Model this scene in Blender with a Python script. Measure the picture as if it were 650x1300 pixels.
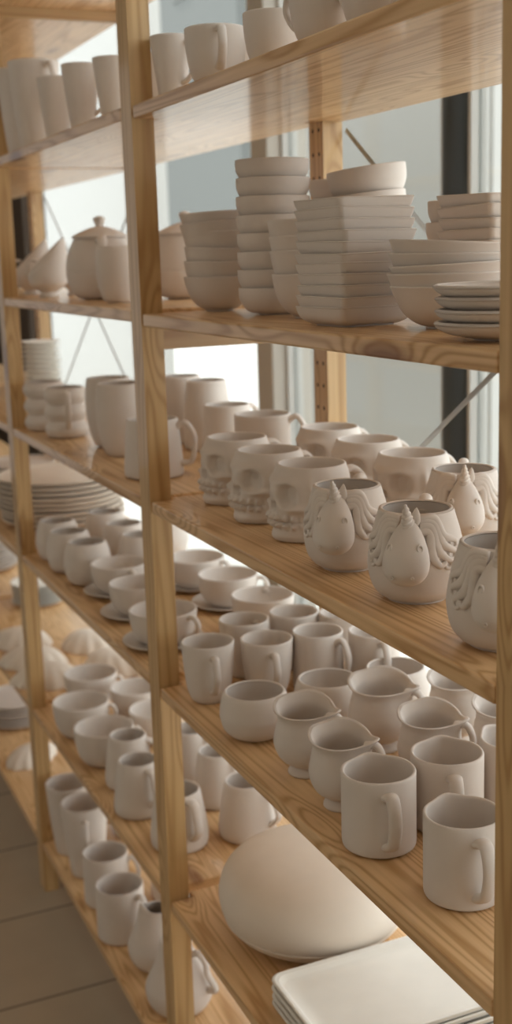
import bpy, math, random
from mathutils import Vector, Matrix
PI = math.pi
random.seed(7)
scn = bpy.context.scene
for o in list(bpy.data.objects):
    bpy.data.objects.remove(o, do_unlink=True)
COL = scn.collection

# ------------------------------------------------------------------ camera
cam_data = bpy.data.cameras.new('camera')
cam = bpy.data.objects.new('camera', cam_data)
COL.objects.link(cam)
scn.camera = cam
FPX = 1524.7
cam_data.sensor_fit = 'VERTICAL'
cam_data.sensor_height = 36.0
cam_data.sensor_width = 18.0
cam_data.lens = FPX * 36.0 / 1300.0
cam_data.shift_x = 1.7 / 1300.0
cam_data.shift_y = -23.3 / 1300.0
yaw, pit, rol = math.radians(66.60), math.radians(-11.323), math.radians(-1.808)
fwd = Vector((-math.sin(yaw) * math.cos(pit), math.cos(yaw) * math.cos(pit), math.sin(pit)))
rgt = Vector((math.cos(yaw), math.sin(yaw), 0))
upv = rgt.cross(fwd)
r2 = rgt * math.cos(rol) + upv * math.sin(rol)
u2 = -rgt * math.sin(rol) + upv * math.cos(rol)
m = Matrix((r2, u2, -fwd)).transposed().to_4x4()
m.translation = Vector((1.5625, -0.5033, 1.3353))
cam.matrix_world = m
cam_data.clip_start = 0.05
cam_data.dof.use_dof = True
cam_data.dof.focus_distance = 1.10
cam_data.dof.aperture_fstop = 6.0

# ------------------------------------------------------------------ world, light, exposure
world = bpy.data.worlds.new('sky')
scn.world = world
world.use_nodes = True
bg = world.node_tree.nodes['Background']
bg.inputs[0].default_value = (0.95, 0.97, 1.0, 1)
bg.inputs[1].default_value = 3.0
scn.view_settings.view_transform = 'Standard'
scn.view_settings.look = 'None'
scn.view_settings.gamma = 1
scn.view_settings.exposure = -0.16
try:
    scn.view_settings.use_curve_mapping = False
except Exception:
    pass

def area(name, loc, target, sx, sy, power, color, portal=False, spread=180):
    d = bpy.data.lights.new(name, 'AREA')
    d.shape = 'RECTANGLE'; d.size = sx; d.size_y = sy; d.energy = power; d.color = color
    d.spread = math.radians(spread)
    o = bpy.data.objects.new(name, d)
    COL.objects.link(o)
    o.location = loc
    o.rotation_euler = (Vector(target) - Vector(loc)).to_track_quat('-Z', 'Y').to_euler()
    if portal:
        d.cycles.is_portal = True
    return o

sun_d = bpy.data.lights.new('sun', 'SUN')
sun_d.energy = 3.5; sun_d.angle = math.radians(3); sun_d.color = (1.0, 0.95, 0.88)
sun = bpy.data.objects.new('sun', sun_d); COL.objects.link(sun)
sun.rotation_euler = Vector((0.85, 0.12, -0.80)).to_track_quat('-Z', 'Y').to_euler()

area('ceiling_fill_light', (1.2, -1.7, 2.66), (1.0, -1.4, 0), 2.4, 1.4, 4.5, (1.0, 0.80, 0.58))  # unseen lamp added as warm fill from the camera side
area('left_fill_light', (-4.6, -1.7, 1.25), (0, -0.6, 1.1), 1.9, 2.1, 7, (0.93, 0.97, 1.0))  # added cool fill lamp for side modelling; the wall behind it is solid
area('front_fill_light', (-1.3, -3.15, 1.45), (-1.3, 0, 1.1), 2.6, 1.9, 8, (1.0, 0.96, 0.93))  # unseen fill lamp added to brighten front faces; no window in this wall
area('daylight_portal', (-0.9, 0.81, 1.25), (-0.9, 0, 1.25), 7.4, 2.4, 1, (1, 1, 1), portal=True)

# ------------------------------------------------------------------ materials
def nmat(name):
    mt = bpy.data.materials.new(name)
    mt.use_nodes = True
    nt = mt.node_tree
    return mt, nt, nt.nodes, nt.links, nt.nodes['Principled BSDF']

def setin(b, **k):
    for kk, v in k.items():
        kk = kk.replace('_', ' ')
        if kk in b.inputs:
            b.inputs[kk].default_value = v

def plain(name, col, rough=0.6, metal=0.0, noise=0.0, nscale=20):
    mt, nt, N, L, b = nmat(name)
    setin(b, Base_Color=(*col, 1), Roughness=rough, Metallic=metal)
    if noise:
        n = N.new('ShaderNodeTexNoise'); n.inputs['Scale'].default_value = nscale
        n.inputs['Detail'].default_value = 4
        mx = N.new('ShaderNodeMixRGB'); mx.inputs[1].default_value = (*[c * (1 - noise) for c in col], 1)
        mx.inputs[2].default_value = (*[min(1, c * (1 + noise)) for c in col], 1)
        L.new(n.outputs[0], mx.inputs[0]); L.new(mx.outputs[0], b.inputs['Base Color'])
    return mt

def bisque(name, col, var=0.05):
    mt, nt, N, L, b = nmat(name)
    tc = N.new('ShaderNodeTexCoord')
    n = N.new('ShaderNodeTexNoise'); n.inputs['Scale'].default_value = 28; n.inputs['Detail'].default_value = 5
    L.new(tc.outputs['Object'], n.inputs['Vector'])
    mx = N.new('ShaderNodeMixRGB')
    mx.inputs[1].default_value = (*[c * (1 - var) for c in col], 1)
    mx.inputs[2].default_value = (*[min(1, c * (1 + var)) for c in col], 1)
    L.new(n.outputs[0], mx.inputs[0]); L.new(mx.outputs[0], b.inputs['Base Color'])
    n2 = N.new('ShaderNodeTexNoise'); n2.inputs['Scale'].default_value = 900; n2.inputs['Detail'].default_value = 2
    L.new(tc.outputs['Object'], n2.inputs['Vector'])
    bp = N.new('ShaderNodeBump'); bp.inputs['Strength'].default_value = 0.10; bp.inputs['Distance'].default_value = 0.0005
    L.new(n2.outputs[0], bp.inputs['Height']); L.new(bp.outputs[0], b.inputs['Normal'])
    setin(b, Roughness=0.82)
    b.inputs['Specular IOR Level'].default_value = 0.25
    return mt

def wood(name, axis, light=(0.66, 0.43, 0.215), dark=(0.46, 0.25, 0.095), coat=0.25, knots=0.62, offset=0.0, fine=1.0):
    """pine with the grain along the axis (0 = x, 2 = z)"""
    mt, nt, N, L, b = nmat(name)
    tc = N.new('ShaderNodeTexCoord')
    oi = N.new('ShaderNodeObjectInfo')
    add = N.new('ShaderNodeVectorMath'); add.operation = 'ADD'
    rnd = N.new('ShaderNodeMath'); rnd.operation = 'MULTIPLY'; rnd.inputs[1].default_value = 13.0
    L.new(oi.outputs['Random'], rnd.inputs[0])
    L.new(tc.outputs['Object'], add.inputs[0]); L.new(rnd.outputs[0], add.inputs[1])
    def mapped(s_long, s_cross):
        mp = N.new('ShaderNodeMapping')
        sc = [s_cross] * 3; sc[axis] = s_long
        mp.inputs['Scale'].default_value = sc
        L.new(add.outputs[0], mp.inputs['Vector'])
        return mp
    # knots bend the grain
    vm = mapped(3.6, 13.0)
    vo = N.new('ShaderNodeTexVoronoi'); vo.inputs['Scale'].default_value = 1.0; vo.inputs['Randomness'].default_value = 1.0
    L.new(vm.outputs[0], vo.inputs['Vector'])
    near = N.new('ShaderNodeMapRange'); near.inputs[1].default_value = 0.0; near.inputs[2].default_value = 0.42
    near.inputs[3].default_value = 1.0; near.inputs[4].default_value = 0.0; near.interpolation_type = 'SMOOTHSTEP'
    L.new(vo.outputs['Distance'], near.inputs[0])
    # broad figure
    m1 = mapped(0.55, 13.0)
    n1 = N.new('ShaderNodeTexNoise'); n1.inputs['Scale'].default_value = 1.0; n1.inputs['Detail'].default_value = 2.0
    L.new(m1.outputs[0], n1.inputs['Vector'])
    sm = N.new('ShaderNodeMath'); sm.operation = 'MULTIPLY_ADD'; sm.inputs[1].default_value = 0.20
    L.new(near.outputs[0], sm.inputs[0]); L.new(n1.outputs[0], sm.inputs[2])
    mu = N.new('ShaderNodeMath'); mu.operation = 'MULTIPLY'; mu.inputs[1].default_value = 95.0 * fine
    L.new(sm.outputs[0], mu.inputs[0])
    si = N.new('ShaderNodeMath'); si.operation = 'SINE'; L.new(mu.outputs[0], si.inputs[0])
    rg = N.new('ShaderNodeMapRange'); rg.inputs[1].default_value = -1; rg.inputs[2].default_value = 1
    L.new(si.outputs[0], rg.inputs[0])
    pw = N.new('ShaderNodeMath'); pw.operation = 'POWER'; pw.inputs[1].default_value = 2.2; L.new(rg.outputs[0], pw.inputs[0])
    # fine fibres
    m2 = mapped(6.0, 260.0)
    n2 = N.new('ShaderNodeTexNoise'); n2.inputs['Scale'].default_value = 1.0; n2.inputs['Detail'].default_value = 3.0
    L.new(m2.outputs[0], n2.inputs['Vector'])
    m3 = mapped(0.8, 9.0)
    n3 = N.new('ShaderNodeTexNoise'); n3.inputs['Scale'].default_value = 1.0; n3.inputs['Detail'].default_value = 3.0
    L.new(m3.outputs[0], n3.inputs['Vector'])
    a1 = N.new('ShaderNodeMath'); a1.operation = 'MULTIPLY'; a1.inputs[1].default_value = 0.55; L.new(pw.outputs[0], a1.inputs[0])
    a2 = N.new('ShaderNodeMath'); a2.operation = 'MULTIPLY_ADD'; a2.inputs[1].default_value = 0.5
    L.new(n2.outputs[0], a2.inputs[0]); L.new(a1.outputs[0], a2.inputs[2])
    a3 = N.new('ShaderNodeMath'); a3.operation = 'MULTIPLY_ADD'; a3.inputs[1].default_value = 0.6
    L.new(n3.outputs[0], a3.inputs[0]); L.new(a2.outputs[0], a3.inputs[2])
    fr = N.new('ShaderNodeMapRange'); fr.inputs[1].default_value = 0.42; fr.inputs[2].default_value = 1.25
    L.new(a3.outputs[0], fr.inputs[0])
    mx = N.new('ShaderNodeMixRGB'); mx.inputs[1].default_value = (*light, 1); mx.inputs[2].default_value = (*dark, 1)
    L.new(fr.outputs[0], mx.inputs[0])
    # knot hearts, only in some of the cells
    kn = N.new('ShaderNodeMapRange'); kn.inputs[1].default_value = 0.09; kn.inputs[2].default_value = 0.24
    kn.inputs[3].default_value = 1.0; kn.inputs[4].default_value = 0.0
    L.new(vo.outputs['Distance'], kn.inputs[0])
    sp = N.new('ShaderNodeSeparateColor'); L.new(vo.outputs['Color'], sp.inputs[0])
    th = N.new('ShaderNodeMath'); th.operation = 'GREATER_THAN'; th.inputs[1].default_value = knots
    L.new(sp.outputs[0], th.inputs[0])
    kk = N.new('ShaderNodeMath'); kk.operation = 'MULTIPLY'; L.new(kn.outputs[0], kk.inputs[0]); L.new(th.outputs[0], kk.inputs[1])
    k2 = N.new('ShaderNodeMath'); k2.operation = 'MULTIPLY'; k2.inputs[1].default_value = 0.8; L.new(kk.outputs[0], k2.inputs[0])
    mx2 = N.new('ShaderNodeMixRGB'); mx2.inputs[2].default_value = (0.20, 0.065, 0.03, 1)
    L.new(k2.outputs[0], mx2.inputs[0]); L.new(mx.outputs[0], mx2.inputs[1])
    L.new(mx2.outputs[0], b.inputs['Base Color'])
    bp = N.new('ShaderNodeBump'); bp.inputs['Strength'].default_value = 0.12; bp.inputs['Distance'].default_value = 0.001
    L.new(a2.outputs[0], bp.inputs['Height']); L.new(bp.outputs[0], b.inputs['Normal'])
    setin(b, Roughness=0.42)
    if 'Coat Weight' in b.inputs:
        b.inputs['Coat Weight'].default_value = coat; b.inputs['Coat Roughness'].default_value = 0.09
    return mt

M_CLAY = bisque('bisque_clay', (0.755, 0.672, 0.605))
M_CLAY_WARM = bisque('warm_bisque_clay', (0.86, 0.75, 0.64))
M_CLAY_PALE = bisque('pale_bisque_clay', (0.90, 0.85, 0.775))
M_SHELF = wood('pine_shelf_wood', 0, light=(0.84, 0.55, 0.285), dark=(0.50, 0.25, 0.08), coat=0.4, fine=1.5, knots=0.5)
M_POST = wood('pine_post_wood', 2, light=(0.70, 0.46, 0.215), dark=(0.48, 0.265, 0.095), coat=0.3, knots=0.72)
M_RAIL = wood('pine_rail_wood', 1, light=(0.60, 0.38, 0.18), dark=(0.42, 0.23, 0.09))
M_HOLE = plain('drilled_hole', (0.05, 0.03, 0.02), 0.9)
M_STEEL = plain('galvanised_steel', (0.42, 0.43, 0.43), 0.45, 0.4)
M_DARKFRAME = plain('dark_steel_paint', (0.045, 0.055, 0.062), 0.45)
M_BEIGE = plain('beige_painted_frame', (0.46, 0.41, 0.35), 0.6)
M_WALL = plain('interior_paint', (0.66, 0.61, 0.54), 0.85, noise=0.03, nscale=3)
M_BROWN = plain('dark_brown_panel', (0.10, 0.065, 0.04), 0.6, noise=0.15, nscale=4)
M_CEIL = plain('ceiling_paint', (0.74, 0.71, 0.66), 0.9)
M_OUT_WHITE = plain('outside_render_white', (0.54, 0.52, 0.485), 0.9, noise=0.02, nscale=1)
M_OUT_TEAL = plain('outside_teal_cladding', (0.165, 0.168, 0.158), 0.95, noise=0.06, nscale=1)
M_OUT_GREY = plain('outside_grey_blue_cladding', (0.09, 0.12, 0.15), 0.6, noise=0.1, nscale=2)
M_PAVE = plain('pale_paving', (0.74, 0.72, 0.68), 0.9, noise=0.05, nscale=2)

def floor_mat():
    mt, nt, N, L, b = nmat('floor_tiles')
    tc = N.new('ShaderNodeTexCoord')
    mp = N.new('ShaderNodeMapping'); mp.inputs['Location'].default_value = (0.13, 0.2, 0)
    L.new(tc.outputs['Object'], mp.inputs['Vector'])
    br = N.new('ShaderNodeTexBrick'); br.offset = 0.0
    br.inputs['Scale'].default_value = 1.0
    br.inputs['Brick Width'].default_value = 0.30; br.inputs['Row Height'].default_value = 0.60
    br.inputs['Mortar Size'].default_value = 0.0035; br.inputs['Mortar Smooth'].default_value = 0.3
    br.inputs['Color1'].default_value = (0.56, 0.45, 0.325, 1); br.inputs['Color2'].default_value = (0.58, 0.47, 0.34, 1)
    br.inputs['Mortar'].default_value = (0.22, 0.17, 0.12, 1)
    L.new(mp.outputs[0], br.inputs['Vector'])
    n = N.new('ShaderNodeTexNoise'); n.inputs['Scale'].default_value = 5; n.inputs['Detail'].default_value = 5
    L.new(tc.outputs['Object'], n.inputs['Vector'])
    mx = N.new('ShaderNodeMixRGB'); mx.blend_type = 'MULTIPLY'; mx.inputs[0].default_value = 0.35
    L.new(br.outputs['Color'], mx.inputs[1]); L.new(n.outputs[0], mx.inputs[2])
    L.new(mx.outputs[0], b.inputs['Base Color'])
    setin(b, Roughness=0.5)
    return mt
M_FLOOR = floor_mat()

def glass_mat():
    mt = bpy.data.materials.new('window_glass'); mt.use_nodes = True
    nt = mt.node_tree; N = nt.nodes; L = nt.links
    N.clear()
    out = N.new('ShaderNodeOutputMaterial')
    tr = N.new('ShaderNodeBsdfTransparent'); tr.inputs[0].default_value = (0.93, 0.96, 0.955, 1)
    gl = N.new('ShaderNodeBsdfGlossy'); gl.inputs['Roughness'].default_value = 0.02
    lw = N.new('ShaderNodeLayerWeight'); lw.inputs[0].default_value = 0.5
    pw = N.new('ShaderNodeMath'); pw.operation = 'POWER'; pw.inputs[1].default_value = 5.0
    L.new(lw.outputs['Facing'], pw.inputs[0])
    fr = N.new('ShaderNodeMath'); fr.operation = 'MULTIPLY_ADD'; fr.inputs[1].default_value = 0.35; fr.inputs[2].default_value = 0.03
    L.new(pw.outputs[0], fr.inputs[0])
    mx = N.new('ShaderNodeMixShader')
    L.new(fr.outputs[0], mx.inputs[0]); L.new(tr.outputs[0], mx.inputs[1]); L.new(gl.outputs[0], mx.inputs[2])
    L.new(mx.outputs[0], out.inputs[0])
    return mt
M_GLASS = glass_mat()

# ------------------------------------------------------------------ mesh helpers
def mesh_obj(name, V, F, mat, parent=None, smooth=True, loc=(0, 0, 0), mats=None, fmat=None):
    me = bpy.data.meshes.new(name)
    me.from_pydata([tuple(v) for v in V], [], F)
    me.update()
    if smooth:
        me.polygons.foreach_set('use_smooth', [True] * len(me.polygons))
    for mm in (mats or [mat]):
        me.materials.append(mm)
    if fmat:
        me.polygons.foreach_set('material_index', fmat)
    o = bpy.data.objects.new(name, me)
    COL.objects.link(o)
    o.location = loc
    if parent:
        o.parent = parent
    return o

def empty(name, loc=(0, 0, 0), rz=0):
    o = bpy.data.objects.new(name, None)
    o.empty_display_size = 0.02
    COL.objects.link(o)
    o.location = loc; o.rotation_euler = (0, 0, rz)
    return o

def tag(o, label, cat, group=None):
    o['label'] = label; o['category'] = cat
    if group:
        o['group'] = group
    return o

def structure(o):
    o['kind'] = 'structure'
    return o

def box_geo(V, F, x0, x1, y0, y1, z0, z1):
    i = len(V)
    V += [(x0, y0, z0), (x1, y0, z0), (x1, y1, z0), (x0, y1, z0), (x0, y0, z1), (x1, y0, z1), (x1, y1, z1), (x0, y1, z1)]
    F += [(i, i + 3, i + 2, i + 1), (i + 4, i + 5, i + 6, i + 7), (i, i + 1, i + 5, i + 4), (i + 1, i + 2, i + 6, i + 5),
          (i + 2, i + 3, i + 7, i + 6), (i + 3, i, i + 4, i + 7)]

def bevel(o, w, seg=2):
    md = o.modifiers.new('bevel', 'BEVEL'); md.width = w; md.segments = seg; md.limit_method = 'ANGLE'
    md.angle_limit = math.radians(40)
    return o

def box(name, x0, x1, y0, y1, z0, z1, mat, parent=None, bev=0.0, off=(0, 0, 0)):
    V, F = [], []
    box_geo(V, F, x0 - off[0], x1 - off[0], y0 - off[1], y1 - off[1], z0 - off[2], z1 - off[2])
    o = mesh_obj(name, V, F, mat, parent, smooth=False, loc=off if not parent else (0, 0, 0))
    if bev:
        bevel(o, bev)
    return o

def catmull(P, sub):
    P = [Vector(p) for p in P]
    out = []
    n = len(P)
    for i in range(n - 1):
        p0 = P[max(i - 1, 0)]; p1 = P[i]; p2 = P[i + 1]; p3 = P[min(i + 2, n - 1)]
        for k in range(sub):
            t = k / sub
            out.append(0.5 * ((2 * p1) + (p2 - p0) * t + (2 * p0 - 5 * p1 + 4 * p2 - p3) * t * t + (3 * p1 - p0 - 3 * p2 + p3) * t ** 3))
    out.append(P[-1])
    return out

def circle(N):
    return [(math.cos(2 * PI * i / N), math.sin(2 * PI * i / N)) for i in range(N)]

def rounded_rect(hx, hy, r, per=6):
    pts = []
    for cx, cy, a0 in ((hx - r, hy - r, 0), (-hx + r, hy - r, PI / 2), (-hx + r, -hy + r, PI), (hx - r, -hy + r, 1.5 * PI)):
        for k in range(per + 1):
            a = a0 + PI / 2 * k / per
            pts.append((cx + r * math.cos(a), cy + r * math.sin(a)))
    # subdivide the straight sides
    out = []
    n = len(pts)
    for i in range(n):
        a, b = pts[i], pts[(i + 1) % n]
        d = math.hypot(b[0] - a[0], b[1] - a[1])
        k = max(1, int(d / (max(hx, hy) * 0.2)))
        for j in range(k):
            out.append((a[0] + (b[0] - a[0]) * j / k, a[1] + (b[1] - a[1]) * j / k))
    return out

def loft(rings, close_start=True, close_end=True):
    """rings: lists of 3-D points of equal length"""
    V, F = [], []
    n = len(rings[0])
    for r in rings:
        V += [tuple(p) for p in r]
    for k in range(len(rings) - 1):
        a = k * n; b = (k + 1) * n
        for i in range(n):
            j = (i + 1) % n
            F.append((a + i, a + j, b + j, b + i))
    if close_start:
        F.append(tuple(range(n - 1, -1, -1)))
    if close_end:
        F.append(tuple(range((len(rings) - 1) * n, len(rings) * n)))
    return V, F

def hollow(prof, R, H, t, N=48, sub=4, deform=None, outline=None, foot=0.0):
    """an open vessel from its outer profile [(r/R, z/H)...], wall thickness t"""
    P = [(p.x * R, p.y * H) for p in catmull([(a, b, 0) for a, b in prof], sub)]
    base_r = P[0][0]
    line = []
    if foot:
        line += [(base_r - 0.004, 0.0), (base_r - 0.001, 0.0), (base_r, foot * 0.4), (base_r - 0.0012, foot)]
        P = [(r, z) for r, z in P if z > foot + 0.0005]
    else:
        line += [(base_r * 0.94, 0.0), (base_r, 0.0012)]
        P = [(r, z) for r, z in P if z > 0.002]
    line += P
    rt, zt = P[-1]
    line[-1] = (rt, zt - t * 0.45)
    for k in range(1, 4):
        a = PI * k / 4
        line.append((rt - t / 2 + math.cos(a) * t / 2, zt - t * 0.45 + math.sin(a) * t * 0.45))
    inner = []
    for r, z in reversed(P):
        zi = z - 0.0
        if zi > t * 1.3 + foot:
            inner.append((max(r - t, 0.002), zi))
    inner[0] = (inner[0][0], inner[0][1] - t * 0.45)
    line += inner
    rb, zb = inner[-1]
    line += [(rb * 0.85, t * 1.05 + foot), (rb * 0.4, t + foot), (0.0008, t + foot)]
    out = outline or circle(N)
    rings = []
    for r, z in line:
        ring = []
        for cx, cy in out:
            x, y, zz = cx * r, cy * r, z
            if deform:
                x, y, zz = deform(x, y, zz, R, H)
            ring.append((x, y, zz))
        rings.append(ring)
    return loft(rings)

def solid(prof, R, H, N=48, sub=4, deform=None, outline=None):
    P = [(max(p.x, 0.0) * R, p.y * H) for p in catmull([(a, b, 0) for a, b in prof], sub)]
    out = outline or circle(N)
    rings = []
    for r, z in P:
        r = max(r, 0.0004)
        ring = []
        for cx, cy in out:
            x, y, zz = cx * r, cy * r, z
            if deform:
                x, y, zz = deform(x, y, zz, R, H)
            ring.append((x, y, zz))
        rings.append(ring)
    return loft(rings)

def sweep(path, w, t, side=None, N=12, sub=6, taper=None):
    """a strap of half-widths w (across) and t (thick) along a smooth path"""
    P = catmull(path, sub)
    rings = []
    n = len(P)
    for i, p in enumerate(P):
        d = (P[min(i + 1, n - 1)] - P[max(i - 1, 0)]).normalized()
        s = Vector(side) if side else Vector((0, 0, 1)).cross(d)
        if s.length < 1e-5:
            s = Vector((0, 1, 0))
        s = (s - d * s.dot(d)).normalized()
        q = d.cross(s)
        f = taper(i / (n - 1)) if taper else 1.0
        rings.append([p + s * (math.cos(2 * PI * k / N) * w * f) + q * (math.sin(2 * PI * k / N) * t * f) for k in range(N)])
    return loft(rings)

def merge(parts):
    V, F = [], []
    for v, f in parts:
        i = len(V)
        V += list(v)
        F += [tuple(a + i for a in ff) for ff in f]
    return V, F

def move(geo, f):
    V, F = geo
    return [f(v) for v in V], F

def handle(root, r_top, z_top, r_bot, z_bot, out, w=0.0062, t=0.0036, style='d', mat=None):
    hz = z_top - z_bot
    if style == 'd':
        path = [(r_top - 0.004, 0, z_top), (r_top + out * 0.55, 0, z_top + hz * 0.06), (r_top + out * 0.97, 0, z_top - hz * 0.20),
                (r_top + out, 0, z_top - hz * 0.5), (r_bot + out * 0.62, 0, z_bot + hz * 0.14), (r_bot - 0.003, 0, z_bot - hz * 0.02)]
    elif style == 'ear':
        path = [(r_top - 0.004, 0, z_top), (r_top + out * 0.7, 0, z_top - hz * 0.05), (r_top + out * 1.05, 0, z_top - hz * 0.35),
                (r_bot + out * 0.8, 0, z_bot + hz * 0.3), (r_bot - 0.003, 0, z_bot)]
    else:   # round loop
        path = [(r_top - 0.004, 0, z_top - hz * 0.04), (r_top + out * 0.5, 0, z_top + hz * 0.10), (r_top + out, 0, z_top - hz * 0.16),
                (r_top + out * 1.1, 0, z_top - hz * 0.5), (r_bot + out * 0.7, 0, z_bot + hz * 0.05), (r_bot - 0.003, 0, z_bot + hz * 0.02)]
    def tp(u):
        return 1.0 + 0.35 * math.exp(-(u / 0.12) ** 2) + 0.30 * math.exp(-((1 - u) / 0.12) ** 2)
    V, F = sweep(path, w, t, side=(0, 1, 0), N=14, sub=7, taper=tp)
    return mesh_obj('handle', V, F, mat or M_CLAY, root)

_used = set()
def dup_tree(o, parent=None):
    c = o.copy(); COL.objects.link(c)
    if parent:
        c.parent = parent
    for ch in [k for k in KIDS.get(o.name, [])]:
        d = dup_tree(ch, c)
        KIDS.setdefault(c.name, []).append(d)
    return c

KIDS = {}
def index_kids():
    KIDS.clear()
    for o in COL.objects:
        if o.parent:
            KIDS.setdefault(o.parent.name, []).append(o)

def place(proto, loc, rz, label, cat, group=None, tilt=None, scale=None):
    """the first time this moves the prototype itself, later it copies the thing with its parts"""
    if proto.name in _used:
        if proto.name not in KIDS:
            KIDS[proto.name] = [o for o in COL.objects if o.parent == proto]
            for k in KIDS[proto.name]:
                KIDS[k.name] = [o for o in COL.objects if o.parent == k]
        o = dup_tree(proto)
    else:
        o = proto
        _used.add(proto.name)
    o.location = loc
    o.rotation_euler = (tilt[0] if tilt else 0, tilt[1] if tilt else 0, rz)
    if scale:
        o.scale = (scale, scale, scale) if not isinstance(scale, tuple) else scale
    if 'group' in o:
        del o['group']
    tag(o, label, cat, group)
    return o

D = math.radians
ORD = ['bottom', 'second', 'third', 'fourth', 'fifth', 'sixth', 'seventh', 'eighth', 'ninth', 'tenth', 'eleventh', 'twelfth']

# ------------------------------------------------------------------ room shell
XL, XR, YF, YB, ZC = -5.0, 3.2, -3.2, 0.75, 2.75
structure(box('floor', XL, XR, YF, YB + 0.1, -0.10, 0.0, M_FLOOR))
structure(box('ceiling', XL, XR, YF, YB + 0.1, ZC, ZC + 0.12, M_CEIL))
structure(box('wall_right', XR, XR + 0.1, YF, YB + 0.1, 0, ZC, M_WALL))
structure(box('wall_front', XL, XR, YF - 0.1, YF, 0, ZC, M_WALL))
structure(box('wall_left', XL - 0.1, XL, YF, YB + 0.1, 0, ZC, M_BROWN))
# back wall: a low curb, a header and piers round the shop window
V, F = [], []
box_geo(V, F, XL, XR, YB, YB + 0.1, 0, 0.06); box_geo(V, F, XL, XR, YB, YB + 0.1, 2.5, ZC)
box_geo(V, F, 2.6, XR, YB, YB + 0.1, 0.06, 2.5)
structure(mesh_obj('wall_back', V, F, M_WALL, smooth=False))

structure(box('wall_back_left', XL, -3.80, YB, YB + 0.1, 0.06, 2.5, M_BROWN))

def pane(n, x0, x1, mat_frame, fw=0.03):
    w = structure(empty('window_%d' % n, ((x0 + x1) / 2, YB + 0.05, 0.06)))
    hx = (x1 - x0) / 2
    V, F = [], []
    box_geo(V, F, -hx, -hx + fw, -0.02, 0.02, 0, 2.44); box_geo(V, F, hx - fw, hx, -0.02, 0.02, 0, 2.44)
    box_geo(V, F, -hx + fw, hx - fw, -0.02, 0.02, 0, fw); box_geo(V, F, -hx + fw, hx - fw, -0.02, 0.02, 2.44 - fw, 2.44)
    mesh_obj('window_frame', V, F, mat_frame, w, smooth=False)
    V, F = [], []
    box_geo(V, F, -hx + fw, hx - fw, -0.004, 0.004, fw, 2.44 - fw)
    mesh_obj('window_glass', V, F, M_GLASS, w, smooth=False)
pane(1, -3.80, -1.272, M_BEIGE, 0.025)
pane(2, -1.175, -0.452, M_OUT_WHITE, 0.008)
pane(3, -0.368, 2.6, M_OUT_WHITE, 0.010)
structure(box('trim_1', -1.272, -1.175, YB - 0.01, YB + 0.10, 0.06, 2.5, M_BEIGE, bev=0.004))
# dark steel column between the panes
V, F = solid([(1, 0), (1, 0.5), (1, 1)], 0.0415, 2.44, 28, 1)
structure(mesh_obj('trim_2', V, F, M_DARKFRAME, loc=(-0.410, YB + 0.05, 0.06)))

# outside
structure(box('ground', -45, 12, YB + 0.1, 30, -0.16, -0.06, M_PAVE))
tag(box('white_garden_wall', -3.60, -2.25, 1.95, 2.15, -0.06, 3.0, M_OUT_WHITE), 'smooth white rendered wall outside the window behind the nearest rack bay', 'wall')
tag(box('white_boundary_wall', -14.0, -5.80, 1.95, 2.15, -0.06, 3.2, M_OUT_WHITE), 'long white rendered wall outside, seen behind the left racks', 'wall')
def building(name, x0, x1, y0, y1, h, mat, label):
    b = empty(name, ((x0 + x1) / 2, (y0 + y1) / 2, -0.06))
    hx, hy = (x1 - x0) / 2, (y1 - y0) / 2
    V, F = [], []; box_geo(V, F, -hx, hx, -hy, hy, 0, h); mesh_obj('wall', V, F, mat, b, smooth=False)
    V, F = [], []; box_geo(V, F, -hx - .1, hx + .1, -hy - .1, hy + .1, h, h + 0.15); mesh_obj('roof', V, F, M_OUT_GREY, b, smooth=False)
    n = max(1, int((x1 - x0) / 1.6))
    for fl in range(int(h // 2.6)):
        for k in range(n):
            cx = -hx + (k + 0.5) * (2 * hx / n); z0 = 0.9 + fl * 2.6
            V, F = [], []; box_geo(V, F, cx - 0.4, cx + 0.4, -hy - 0.03, -hy + 0.02, z0, z0 + 1.1)
            mesh_obj('window', V, F, M_DARKFRAME if mat != M_OUT_TEAL else M_OUT_TEAL, b, smooth=False)
    tag(b, label, 'building')
tag(box('white_pillar', -2.08, -1.975, 1.95, 2.10, -0.06, 3.0, M_OUT_WHITE), 'narrow white pillar outside, just right of the dark steel column', 'pillar')
building('building', -34.0, -18.2, 8.0, 12.0, 9.0, M_OUT_TEAL, 'grey teal building across the paving seen through the middle window')
building('building', -13.0, -4.0, 8.0, 11.0, 3.0, M_OUT_GREY, 'low grey blue building with dark windows seen beside the dark column')

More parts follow.
